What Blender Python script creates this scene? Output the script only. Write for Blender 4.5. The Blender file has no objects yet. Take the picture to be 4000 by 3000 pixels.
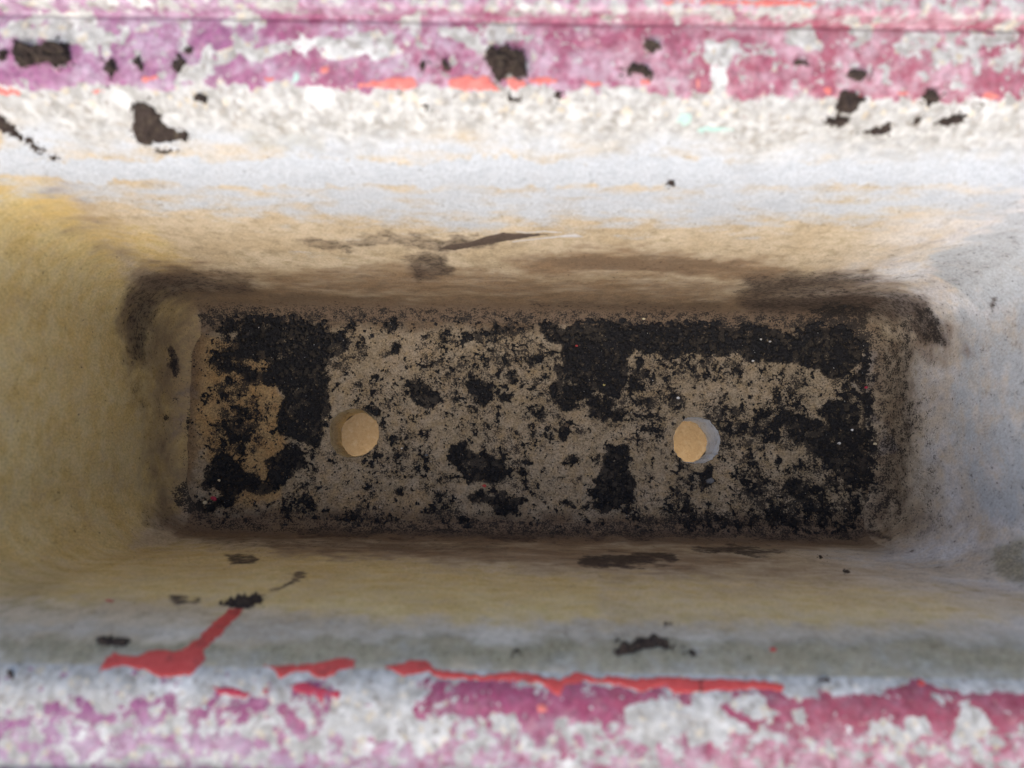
import bpy, math, random
import numpy as np
from mathutils import Matrix, Vector
from mathutils.bvhtree import BVHTree

# ------------------------------------------------------------------ camera
# photo pixels (4000 x 3000); the phone is held above the trough, tipped a little forward
F_PX = 3007.0
TILT, ROLL = math.radians(6.2), math.radians(0.9)
CAM = np.array([0.0, -0.030, 0.500])
Rm = np.array(Matrix.Rotation(TILT, 3, 'X') @ Matrix.Rotation(ROLL, 3, 'Z'))

scn = bpy.context.scene
col = scn.collection
cd = bpy.data.cameras.new('camera')
cd.sensor_width = 36.0
cd.lens = 36.0 * F_PX / 4000.0
cd.clip_start, cd.clip_end = 0.01, 60.0
cd.dof.use_dof = True
cd.dof.focus_distance = 0.50
cd.dof.aperture_fstop = 6.3
cam = bpy.data.objects.new('camera', cd)
cam.matrix_world = Matrix.Translation(Vector(CAM)) @ Matrix(Rm.tolist()).to_4x4()
col.objects.link(cam)
scn.camera = cam

# ------------------------------------------------------------------ light
SUN_EL = math.radians(47)
w = bpy.data.worlds.new('World'); scn.world = w; w.use_nodes = True
nt = w.node_tree; nt.nodes.clear()
wo = nt.nodes.new('ShaderNodeOutputWorld'); bg = nt.nodes.new('ShaderNodeBackground')
sky = nt.nodes.new('ShaderNodeTexSky'); sky.sky_type = 'NISHITA'; sky.sun_disc = False
sky.sun_elevation = SUN_EL
sky.air_density, sky.dust_density, sky.ozone_density = 0.8, 4.0, 0.6
bg.inputs['Strength'].default_value = 0.15
nt.links.new(sky.outputs[0], bg.inputs[0]); nt.links.new(bg.outputs[0], wo.inputs[0])
SUN_DIR = Vector((math.cos(SUN_EL) * -0.30, math.cos(SUN_EL) * -0.75, math.sin(SUN_EL)))   # from behind the photographer, through haze
sky.sun_rotation = math.atan2(SUN_DIR.x, SUN_DIR.y)
sl = bpy.data.lights.new('sun', 'SUN'); sl.energy = 0.62; sl.angle = math.radians(60); sl.color = (1.0, 0.97, 0.86)
so = bpy.data.objects.new('sun', sl); so.rotation_euler = SUN_DIR.to_track_quat('Z', 'Y').to_euler()
so.location = (1.0, -0.8, 1.6); col.objects.link(so)
vs = scn.view_settings
vs.view_transform = 'Standard'; vs.look = 'None'; vs.gamma = 1.0; vs.use_curve_mapping = False
vs.exposure = 1.05

scn.cycles.max_bounces, scn.cycles.diffuse_bounces, scn.cycles.glossy_bounces = 5, 4, 2

# ------------------------------------------------------------------ small maths helpers
rng = np.random.default_rng(7)
random.seed(7)

def proj(P):
    """world metres -> photo pixels"""
    q = (P - CAM) @ Rm
    d = -q[:, 2]
    return 2000 + F_PX * q[:, 0] / d, 1500 - F_PX * q[:, 1] / d

def ray_dir(px, py):
    d = Rm @ np.array([(px - 2000) / F_PX, (1500 - py) / F_PX, -1.0])
    return d / np.linalg.norm(d)

def hsh(ix, iy, iz, seed):
    h = (ix.astype(np.int64) * 374761393 + iy.astype(np.int64) * 668265263 + iz.astype(np.int64) * 2147483647 + seed * 1274126177) & 0xffffffff
    h = ((h ^ (h >> 13)) * 1274126177) & 0xffffffff
    h = (h ^ (h >> 16)) & 0xffff
    return h / 65535.0

def vnoise(P, freq, seed=0):
    q = P * freq; i = np.floor(q).astype(np.int64); f = q - i; f = f * f * (3 - 2 * f)
    r = 0.0
    for dx in (0, 1):
        wx = f[:, 0] if dx else 1 - f[:, 0]
        for dy in (0, 1):
            wy = f[:, 1] if dy else 1 - f[:, 1]
            for dz in (0, 1):
                wz = f[:, 2] if dz else 1 - f[:, 2]
                r = r + wx * wy * wz * hsh(i[:, 0] + dx, i[:, 1] + dy, i[:, 2] + dz, seed)
    return r

def fbm(P, freq, octs=4, seed=0, gain=0.5):
    a, s, t = 1.0, 0.0, 0.0
    for k in range(octs):
        s = s + a * vnoise(P, freq * 2 ** k, seed + 17 * k); t += a; a *= gain
    return s / t

def sstep(a, b, x):
    t = np.clip((x - a) / (b - a), 0, 1); return t * t * (3 - 2 * t)

def poly_sd(x, y, pts):
    """signed distance to a polygon, positive inside"""
    pts = np.asarray(pts, float); n = len(pts)
    d2 = np.full(x.shape, 1e18); ins = np.zeros(x.shape, bool)
    for i in range(n):
        ax, ay = pts[i]; bx, by = pts[(i + 1) % n]
        ex, ey = bx - ax, by - ay
        t = np.clip(((x - ax) * ex + (y - ay) * ey) / (ex * ex + ey * ey + 1e-9), 0, 1)
        d2 = np.minimum(d2, (x - ax - t * ex) ** 2 + (y - ay - t * ey) ** 2)
        c = (ay > y) != (by > y)
        if ey != 0: ins ^= c & (x < (y - ay) / ey * ex + ax)
    d = np.sqrt(d2)
    return np.where(ins, d, -d)

Zs = 1400.0 / 2212.0
def Z(ox, oy, s, k=Zs):
    """'x,y x,y ...' read off an enlarged crop of the photo -> photo pixels"""
    return [(ox + k * float(a.split(',')[0]), oy + k * float(a.split(',')[1])) for a in s.split()]
def FULL(s): return Z(0, 0, s, 4000.0 / 2212.0)
def ell(ox, oy, cx, cy, rx, ry, rot=0, k=Zs, n=14):
    c, s = math.cos(math.radians(rot)), math.sin(math.radians(rot)); o = []
    for i in range(n):
        a = 2 * math.pi * i / n; u, v = rx * math.cos(a), ry * math.sin(a)
        o.append((ox + k * (cx + u * c - v * s), oy + k * (cy + u * s + v * c)))
    return o

# ------------------------------------------------------------------ traced marks (photo pixels)
A, B, C_, D_, E_, G_ = (0, 1000), (1300, 1000), (2600, 1000), (0, 1950), (1300, 1950), (2600, 1950)
T1, T2, T3 = (0, 0), (1300, 0), (2600, 0)
SOIL = [   # (polygon, amount)
 (Z(*A, '1210,340 1360,330 1480,400 1560,340 1740,370 1800,345 1880,380 1960,450 2060,490 2140,480 2140,560 2040,620 2010,700 2030,830 2020,950 1990,1080 1980,1170 1860,1160 1740,1090 1700,1000 1760,900 1740,800 1640,790 1520,760 1420,720 1320,740 1200,680 1180,610 1240,560 1370,590 1430,500 1330,440 1220,380'), 1),
 (Z(*A, '1160,960 1240,1020 1270,1090 1290,1190 1400,1220 1480,1290 1500,1350 1640,1400 1650,1260 1720,1200 1840,1180 1900,1290 1800,1380 1640,1480 1500,1450 1430,1560 1270,1590 1200,1610 1120,1560 1060,1500 1070,1420 1150,1400 1180,1300 1150,1150 1130,1000'), 1),
 (Z(*A, '1350,990 1480,960 1570,1100 1500,1200 1400,1180 1370,1080'), .75),
 (ell(*A, 1335, 845, 45, 42), 1), (Z(*A, '1020,570 1070,560 1085,690 1070,750 1030,680'), 1.1),
 (ell(*A, 1105, 720, 12, 25), 1), (ell(*A, 1065, 905, 12, 24), 1), (ell(*A, 1030, 985, 15, 28, 20), 1), (ell(*A, 1020, 1075, 12, 40), .8),
 (Z(*A, '1180,430 1330,420 1340,560 1250,540 1170,500'), .55), (Z(*A, '1230,740 1500,740 1620,900 1600,1200 1480,1250 1280,1150 1200,900'), .62),
 (Z(*A, '1900,850 2020,850 2000,960 1900,950'), 1), (Z(*A, '1750,1180 1990,1150 2050,1220 1920,1300'), .5),
 (Z(*B, '290,370 390,360 420,400 350,470 310,440'), .85), (Z(*B, '310,570 400,530 440,570 400,610 310,640'), .9),
 (Z(*B, '0,470 90,500 110,560 50,610 0,620'), .95), (ell(*B, 180, 580, 45, 50), .7),
 (Z(*B, '470,770 540,760 590,850 650,870 660,910 550,935 500,880'), 1.1),
 (Z(*B, '780,480 900,450 1130,440 1230,490 1120,520 960,540 780,560'), .72),
 (Z(*B, '1250,420 1300,390 1440,450 1540,400 1750,390 1900,440 2100,400 2230,420 2230,610 2080,640 1960,590 1850,580 1810,640 1820,720 1780,800 1760,870 1640,850 1560,880 1480,900 1530,960 1420,960 1360,880 1350,810 1390,760 1370,700 1440,680 1420,600 1440,560 1370,540 1300,510'), 1.1),
 (Z(*B, '1600,870 1740,890 1780,990 1680,1015 1600,980 1580,930'), 1.05), (Z(*B, '1820,720 1930,690 1960,730 1900,830 1820,800'), .95),
 (Z(*B, '1350,1060 1450,1040 1450,1120 1420,1170 1380,1130'), .95), (ell(*B, 1520, 1080, 42, 25), .75),
 (Z(*B, '730,1180 800,1170 860,1240 930,1230 1030,1250 1070,1340 1050,1390 960,1410 880,1400 780,1330 730,1250'), 1.15),
 (Z(*B, '830,1480 900,1460 1000,1500 1060,1450 1090,1500 1200,1490 1210,1520 1150,1560 1130,1600 1040,1600 1010,1560 1000,1520 900,1500 850,1510'), 1.1),
 (Z(*B, '1710,1160 1820,1150 1830,1300 1860,1430 1800,1500 1760,1560 1680,1580 1610,1540 1610,1470 1640,1410 1620,1370 1690,1310 1690,1220'), 1.15),
 (ell(*B, 1455, 1535, 50, 16), .9), (ell(*B, 1570, 1550, 32, 22), .85),
 (Z(*B, '850,730 980,760 1000,880 960,930 880,930 830,840'), .82), (Z(*B, '1020,830 1120,830 1110,910 1030,910'), .8),
 (ell(*B, 1100, 740, 65, 40), .72), (ell(*B, 1240, 630, 60, 55), .72), (ell(*B, 1030, 650, 70, 45), .7), (ell(*B, 1270, 970, 40, 30), .8),
 (ell(*B, 870, 965, 50, 45), .7), (ell(*B, 1930, 885, 60, 40), .85), (ell(*B, 2120, 880, 55, 50), .8), (ell(*B, 1480, 1265, 45, 28), .75),
 (ell(*B, 1640, 1240, 28, 30), .8), (ell(*B, 1210, 1275, 40, 18), .8), (ell(*B, 420, 1440, 30, 22), .8), (ell(*B, 560, 1450, 20, 25), .7), (ell(*B, 600, 660, 45, 35), .72), (ell(*B, 670, 505, 40, 25), .75),
 (ell(*B, 235, 945, 60, 40), .8), (ell(*B, 235, 1220, 60, 50), .62), (ell(*B, 1530, 1390, 30, 20), .7), (ell(*B, 1320, 1330, 25, 20), .65),
 (Z(*C_, '0,420 120,410 300,400 500,410 620,440 700,470 860,460 900,330 1000,290 1250,290 1270,420 1300,500 1230,560 1210,640 1150,690 1100,750 1020,770 960,700 880,690 800,660 620,650 540,660 440,610 200,620 80,640 0,650'), 1.1),
 (Z(*C_, '1480,310 1640,310 1690,380 1730,540 1650,545 1600,530 1600,440 1560,380'), .95),
 (Z(*C_, '1270,350 1550,330 1600,500 1560,580 1500,660 1480,780 1340,760 1320,640 1230,540'), .66),
 (Z(*C_, '1000,890 1100,890 1190,960 1200,1050 1260,1120 1320,1180 1330,1290 1290,1330 1260,1380 1100,1390 1030,1340 960,1250 880,1190 790,1140 730,1060 650,1030 700,970 760,960 850,980 930,1010 990,1010 970,930'), 1.1),
 (Z(*C_, '1340,850 1450,800 1460,950 1450,1100 1440,1200 1380,1280 1340,1180'), .7),
 (Z(*C_, '1300,1300 1380,1280 1430,1450 1400,1540 1340,1640 1280,1640 1290,1500'), .9),
 (Z(*C_, '750,1380 900,1400 910,1480 950,1520 940,1590 850,1590 800,1490 700,1440'), .95),
 (ell(*C_, 550, 1460, 95, 40), .72), (Z(*C_, '1180,690 1290,680 1310,760 1290,850 1190,830'), .85), (Z(*C_, '200,1360 310,1310 280,1430 220,1450'), .9),
 (ell(*C_, 90, 690, 70, 45), .62), (ell(*C_, 330, 985, 22, 40), .9), (ell(*C_, 440, 720, 30, 25), .85), (ell(*C_, 640, 1000, 90, 40), .7), (ell(*C_, 580, 1190, 35, 25), .85),
 (ell(*C_, 100, 880, 40, 45), .85), (ell(*C_, 40, 960, 60, 60), .55), (ell(*C_, 1020, 1400, 50, 40), .8), (ell(*C_, 580, 1610, 45, 35), .75), (ell(*C_, 240, 1640, 60, 40), .7), (ell(*C_, 60, 1620, 80, 40), .6), (ell(*C_, 690, 870, 15, 35), .9),
 (ell(*C_, 1000, 1520, 250, 120), .42), (ell(*C_, 550, 1450, 420, 170), .36), (ell(*C_, 60, 1250, 120, 200), .38), (ell(*C_, 650, 1050, 250, 160), .36),
 (FULL('1740,690 2010,660 2040,1140 1880,1165 1560,1150 1700,1010 1880,900 1830,770'), .56), (FULL('1860,700 1990,690 1960,800 1990,920 1940,1010 1960,1120 1880,1140 1860,900'), .78),
 (Z(*A, '1170,420 1340,440 1440,510 1390,590 1250,560 1180,600'), -.38), (Z(*A, '1470,640 1640,650 1650,740 1520,720'), -.45), (Z(*A, '1180,650 1330,640 1400,720 1300,740'), -.3), (Z(*A, '1350,360 1480,390 1520,480 1420,480'), -.3), (Z(*B, '1430,740 1540,790 1480,830 1410,800'), -.45),
 (Z(*G_, '650,200 900,190 1180,200 1180,232 900,227 700,215'), .8), (Z(*E_, '950,190 1250,180 1480,185 1480,215 1250,225 950,240'), .62),
 (Z(*E_, '0,60 500,90 1000,120 1000,190 500,180 0,150'), .3),
 (ell(*B, 1000, 700, 420, 300), .30), (ell(*B, 500, 1350, 500, 230), .26), (ell(*A, 1950, 1350, 280, 180), .3), (ell(*B, 400, 620, 420, 180), .28), (ell(*B, 1850, 1250, 300, 260), .34),
]
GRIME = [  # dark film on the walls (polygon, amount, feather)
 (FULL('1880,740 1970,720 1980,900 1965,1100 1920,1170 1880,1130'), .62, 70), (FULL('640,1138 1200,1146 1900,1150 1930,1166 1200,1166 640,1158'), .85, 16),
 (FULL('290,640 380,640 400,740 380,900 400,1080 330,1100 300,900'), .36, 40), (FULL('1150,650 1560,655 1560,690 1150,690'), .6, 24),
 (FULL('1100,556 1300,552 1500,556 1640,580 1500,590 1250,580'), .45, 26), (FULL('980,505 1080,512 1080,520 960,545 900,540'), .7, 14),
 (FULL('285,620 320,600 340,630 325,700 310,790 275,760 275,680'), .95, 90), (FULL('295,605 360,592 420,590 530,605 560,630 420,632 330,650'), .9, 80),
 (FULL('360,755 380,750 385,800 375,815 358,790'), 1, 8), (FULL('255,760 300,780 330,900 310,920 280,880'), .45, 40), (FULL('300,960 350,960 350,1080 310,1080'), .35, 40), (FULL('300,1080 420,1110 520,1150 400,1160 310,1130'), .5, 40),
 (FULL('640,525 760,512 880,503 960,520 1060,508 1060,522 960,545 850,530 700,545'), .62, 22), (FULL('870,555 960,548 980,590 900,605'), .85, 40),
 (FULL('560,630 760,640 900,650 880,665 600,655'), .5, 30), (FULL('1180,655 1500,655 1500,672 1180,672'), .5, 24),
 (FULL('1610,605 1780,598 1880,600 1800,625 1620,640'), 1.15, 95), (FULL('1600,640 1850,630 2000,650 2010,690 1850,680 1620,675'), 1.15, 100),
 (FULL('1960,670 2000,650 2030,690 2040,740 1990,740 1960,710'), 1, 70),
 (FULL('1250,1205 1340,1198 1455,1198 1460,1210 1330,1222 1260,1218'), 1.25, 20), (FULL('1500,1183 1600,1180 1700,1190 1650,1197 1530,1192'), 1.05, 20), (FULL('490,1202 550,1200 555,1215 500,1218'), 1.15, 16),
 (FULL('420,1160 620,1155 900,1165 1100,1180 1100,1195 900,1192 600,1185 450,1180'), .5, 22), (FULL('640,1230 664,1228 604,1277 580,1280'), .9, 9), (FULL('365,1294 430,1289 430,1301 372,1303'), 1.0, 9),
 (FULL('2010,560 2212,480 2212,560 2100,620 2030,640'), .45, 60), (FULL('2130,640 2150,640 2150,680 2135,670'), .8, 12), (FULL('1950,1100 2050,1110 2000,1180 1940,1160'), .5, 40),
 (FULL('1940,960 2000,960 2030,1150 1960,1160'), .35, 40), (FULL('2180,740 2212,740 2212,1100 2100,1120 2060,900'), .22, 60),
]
BROWN = [ (FULL('1100,560 1250,545 1500,555 1700,580 1650,600 1400,590 1150,590'), 1.05, 75), (FULL('560,590 900,580 1200,600 1600,610 1500,650 1000,645 600,630'), .82, 60),
 (FULL('300,560 420,570 560,600 500,640 300,660 280,800 255,700'), .7, 50), (FULL('560,1165 900,1170 1300,1180 1500,1195 1700,1210 1500,1230 1000,1210 600,1195'), .75, 40), (FULL('1300,1225 1800,1225 1900,1240 1700,1255 1300,1245'), .45, 40),
 (FULL('1600,590 1900,590 2010,640 1990,700 1700,660'), .5, 40), (FULL('1960,690 2080,700 2090,760 2020,800 1970,760'), .5, 40), (FULL('100,380 260,470 300,560 200,540 60,440'), .4, 60), (FULL('560,680 1000,680 1000,700 560,700'), .4, 30) ]
OCHRE = [ (FULL('280,610 420,640 440,760 400,860 440,960 380,1110 290,1130'), .80, 40), (FULL('-60,380 120,420 250,540 290,640 330,760 340,900 350,1080 260,1200 -60,1250'), .88, 80), (FULL('-60,1190 350,1180 700,1200 1000,1230 1300,1260 1300,1340 800,1330 400,1300 -60,1290'), .75, 60),
 (FULL('1300,1240 1900,1270 2212,1290 2212,1330 1700,1350 1300,1340'), .55, 60), (FULL('420,720 560,760 620,900 600,1080 500,1100 420,900'), 1.3, 50), (FULL('380,640 640,660 700,690 420,690'), .4, 40),
 (FULL('120,450 330,500 420,580 350,590 240,540'), .6, 60), (FULL('1700,430 1900,420 2000,440 1800,480'), .4, 60), (FULL('900,930 1200,900 1300,1000 1000,1060'), .25, 80), (FULL('560,1060 900,1050 1000,1130 600,1150'), .5, 60) ]
WHITE = [ (FULL('0,335 200,350 500,345 900,350 1300,345 1700,350 2212,345 2250,400 2000,395 1700,400 1300,402 900,405 600,400 300,395 0,370'), 1.25, 26),
 (FULL('0,190 300,185 800,200 1300,195 1900,215 2212,215 2212,350 1300,350 0,340'), .75, 40), (FULL('660,205 740,200 765,235 700,245'), 1.5, 14),
 (FULL('0,400 250,410 1300,405 2212,400 2212,460 1500,480 900,480 300,440'), .88, 130), (FULL('2060,560 2212,470 2250,1150 2120,1130 2060,950'), .70, 60), (FULL('2000,560 2230,450 2230,640 2120,680'), .95, 60), (FULL('2120,700 2170,720 2160,830 2110,800'), .7, 30), (FULL('2080,840 2130,850 2120,920 2090,920'), .7, 24), (FULL('2080,950 2160,960 2130,1040 2080,1020'), .6, 30),  # upper right corner: blue sky glow put in as bloom
 (FULL('1940,600 2010,620 2000,636 1950,625'), .35, 40), (FULL('620,545 760,545 760,560 640,560'), .4, 24),
 (FULL('0,1335 300,1345 900,1345 1500,1350 2212,1350 2212,1385 1500,1385 900,1380 300,1372 0,1370'),   .14, 30), (FULL('350,640 480,660 400,760 430,860 360,860 370,740'), .12, 40), (FULL('370,840 430,850 400,940 370,960'), .35, 30), (FULL('1850,760 1900,750 1880,860 1950,980 1900,980 1830,840'), .5, 24),
 (FULL('1700,1175 2000,1185 2050,1230 1850,1220 1720,1195'), .35, 30) ]
GREEN = [ (FULL('2150,1190 2212,1170 2212,1250 2160,1230'), 1.3, 60), (FULL('0,1385 400,1390 900,1375 1400,1385 2212,1380 2212,1480 1700,1470 1200,1450 600,1440 0,1450'), .8, 36), (FULL('500,280 680,270 690,330 560,320'), .45, 40), (FULL('0,1200 150,1250 100,1330 0,1330'), .35, 60) ]
RAWRIM = 1  # bare pale cement where the paint has flaked off

# ------------------------------------------------------------------ trough geometry (metres)
CX = 0.011                                   # trough centre along the long axis
PROF = [ # half width, half length, height, corner radius
 (6.15, 21.75, -0.10, 2.4), (6.55, 22.15, 0.06, 2.6), (6.95, 22.55, 0.26, 2.8), (7.25, 22.9, 0.62, 2.9), (7.42, 23.12, 1.15, 3.0), (7.55, 23.35, 2.2, 3.05),
 (7.95, 24.4, 9.0, 3.4), (8.35, 25.6, 16.5, 3.9), (8.55, 26.1, 19.0, 4.2), (8.82, 26.45, 20.6, 4.4), (9.30, 26.95, 22.1, 4.8), (9.85, 27.5, 23.0, 5.1), (10.5, 28.15, 23.5, 5.4),
 (11.4, 29.05, 23.72, 5.8), (12.80, 30.45, 23.84, 6.3), (13.02, 30.67, 23.70, 6.32), (13.12, 30.77, 23.80, 6.33), (13.18, 30.83, 24.25, 6.34), (13.32, 30.97, 24.36, 6.36), (14.0, 31.65, 24.38, 6.6), (14.45, 32.1, 24.25, 6.7), (14.6, 32.25, 23.9, 6.7),
]
OUT = [(14.6, 32.25, 23.9, 6.7), (14.62, 32.27, 21.2, 6.7), (14.3, 31.95, 20.8, 6.6), (12.9, 30.5, 20.4, 6.2), (12.3, 29.6, 19.0, 6.0), (11.2, 27.4, 6.0, 5.0), (10.7, 26.4, -3.1, 4.6), (10.5, 26.2, -3.3, 4.5)]
WALL_T = 3.3
HOLES = [(-0.102, -0.0094, 0.0160), (0.1202, -0.0108, 0.0153)]

def dense_profile(P, n):
    P = np.array(P) / 100.0
    seg = np.r_[0, np.cumsum(np.linalg.norm(np.diff(P[:, :3], axis=0), axis=1))]
    # Catmull-Rom through the profile points
    out = []
    for s in np.linspace(0, seg[-1], n):
        i = min(max(np.searchsorted(seg, s, 'right') - 1, 0), len(P) - 2)
        t = (s - seg[i]) / (seg[i + 1] - seg[i])
        p1, p2 = P[i], P[i + 1]; h = seg[i + 1] - seg[i]
        m1 = (P[i + 1] - P[i - 1]) / (seg[i + 1] - seg[i - 1]) if i > 0 else (p2 - p1) / h
        m2 = (P[i + 2] - P[i]) / (seg[i + 2] - seg[i]) if i + 2 < len(P) else (p2 - p1) / h
        t2, t3 = t * t, t * t * t
        out.append((2 * t3 - 3 * t2 + 1) * p1 + (t3 - 2 * t2 + t) * h * m1 + (-2 * t3 + 3 * t2) * p2 + (t3 - t2) * h * m2)
    return np.array(out), np.linspace(0, seg[-1], n)

def ring(wd, ln, r, u):
    """rounded rectangle, u = list of (kind, t): samples fixed in parameter so that rings line up"""
    x = np.empty(len(u)); y = np.empty(len(u)); side = np.empty(len(u), int)
    k, t = u[:, 0].astype(int), u[:, 1]
    a, b = ln - r, wd - r
    m = k == 0; x[m] = a * (1 - 2 * t[m]); y[m] = wd                      # far side, right to left
    m = k == 1; an = np.pi / 2 + t[m] * np.pi / 2; x[m] = -a + r * np.cos(an); y[m] = b + r * np.sin(an)
    m = k == 2; x[m] = -ln; y[m] = b * (1 - 2 * t[m])
    m = k == 3; an = np.pi + t[m] * np.pi / 2; x[m] = -a + r * np.cos(an); y[m] = -b + r * np.sin(an)
    m = k == 4; x[m] = -a + 2 * a * t[m]; y[m] = -wd
    m = k == 5; an = 1.5 * np.pi + t[m] * np.pi / 2; x[m] = a + r * np.cos(an); y[m] = -b + r * np.sin(an)
    m = k == 6; x[m] = ln; y[m] = -b + 2 * b * t[m]
    m = k == 7; an = t[m] * np.pi / 2; x[m] = a + r * np.cos(an); y[m] = b + r * np.sin(an)
    return x + CX, y

def usamples(nl, nc, ns):
    u = []
    for k in range(8):
        n = (nl, nc, ns, nc)[k % 4]
        u += [(k, (i) / n) for i in range(n)]
    return np.array(u)

def loft(P, n, counts):
    pr, s = dense_profile(P, n)
    u = usamples(*counts); nu = len(u)
    V = np.empty((n, nu, 3))
    for i, (wd, ln, z, r) in enumerate(pr):
        x, y = ring(wd, ln, r, u); V[i, :, 0] = x; V[i, :, 1] = y; V[i, :, 2] = z
    idx = np.arange(n * nu).reshape(n, nu); j2 = np.roll(idx, -1, 1)
    Fq = np.stack([idx[:-1], idx[1:], j2[1:], j2[:-1]], -1).reshape(-1, 4)[:, ::-1]
    fi = np.repeat(np.arange(n - 1), nu); fu = np.tile(np.arange(nu), n - 1)
    return V.reshape(-1, 3), Fq, s, fi, u[fu], pr

def hole_r(k, ang):
    """slightly chipped hole outline"""
    r0 = HOLES[k][2]
    q = np.stack([np.cos(ang) * 3 + 9 * k, np.sin(ang) * 3, np.zeros_like(ang)], -1)
    return r0 * (1 + 0.15 * (fbm(q, 1.6, 4, 40 + k, .68) - .5) + 0.02 * np.cos(3 * ang + k))

def rr_sd(x, y, wd, ln, r):
    qx = np.abs(x - CX) - (ln - r); qy = np.abs(y) - (wd - r)
    return np.minimum(np.maximum(qx, qy), 0) + np.hypot(np.maximum(qx, 0), np.maximum(qy, 0)) - r

def plate(wd, ln, r, step, z):
    """flat rounded plate with the drain holes cut out"""
    xs = np.arange(CX - ln - step, CX + ln + 2 * step, step); ys = np.arange(-wd - step, wd + 2 * step, step)
    X, Y = np.meshgrid(xs, ys); sh = X.shape; X = X.ravel().copy(); Y = Y.ravel().copy()
    sd = rr_sd(X, Y, wd, ln, r)
    bad = sd > 0
    for it in range(3):   # pull the outermost samples onto the outline
        s0 = rr_sd(X, Y, wd, ln, r); e = 1e-5
        gx = (rr_sd(X + e, Y, wd, ln, r) - s0) / e; gy = (rr_sd(X, Y + e, wd, ln, r) - s0) / e
        m = s0 > 0; X[m] -= (s0 * gx)[m]; Y[m] -= (s0 * gy)[m]
    for k, (hx, hy, hr) in enumerate(HOLES):
        dx, dy = X - hx, Y - hy; d = np.hypot(dx, dy); a = np.arctan2(dy, dx); R = hole_r(k, a)
        m = d < R; bad |= m
        X[m] = hx + np.cos(a[m]) * R[m]; Y[m] = hy + np.sin(a[m]) * R[m]
    idx = np.arange(X.size).reshape(sh)
    Fq = np.stack([idx[:-1, :-1], idx[:-1, 1:], idx[1:, 1:], idx[1:, :-1]], -1).reshape(-1, 4)
    Fq = Fq[~bad[Fq].all(1)]
    V = np.stack([X, Y, np.full(X.size, z)], -1)
    used = np.unique(Fq); mp = np.zeros(X.size, int); mp[used] = np.arange(len(used))
    return V[used], mp[Fq]

def uneven(V, N=None):
    """hand-cast unevenness of the cement"""
    c = V * 100
    big = fbm(c, 0.16, 3, 3) - .5
    mid = fbm(c, 0.9, 3, 5) - .5
    return 0.0022 * big + 0.0005 * mid

# ------------------------------------------------------------------ objects
def mesh_obj(name, V, Fq, mat, parent=None, smooth=True, attrs=None):
    me = bpy.data.meshes.new(name)
    V = np.asarray(V, np.float32); Fq = np.asarray(Fq, np.int32); k = Fq.shape[1]
    me.vertices.add(len(V)); me.vertices.foreach_set('co', V.ravel())
    me.loops.add(Fq.size); me.loops.foreach_set('vertex_index', Fq.ravel())
    me.polygons.add(len(Fq)); me.polygons.foreach_set('loop_start', np.arange(len(Fq), dtype=np.int32) * k)
    me.update(calc_edges=True)
    me.polygons.foreach_set('use_smooth', np.full(len(Fq), smooth))
    for n, a in (attrs or {}).items():
        at = me.attributes.new(n, 'FLOAT', 'POINT'); at.data.foreach_set('value', np.asarray(a, np.float32))
    me.validate(); me.update()
    if mat: me.materials.append(mat)
    o = bpy.data.objects.new(name, me); col.objects.link(o)
    if parent: o.parent = parent
    return o

def tag(o, label=None, cat=None, group=None, kind=None):
    if label: o['label'] = label
    if cat: o['category'] = cat
    if group: o['group'] = group
    if kind: o['kind'] = kind
    return o

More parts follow.
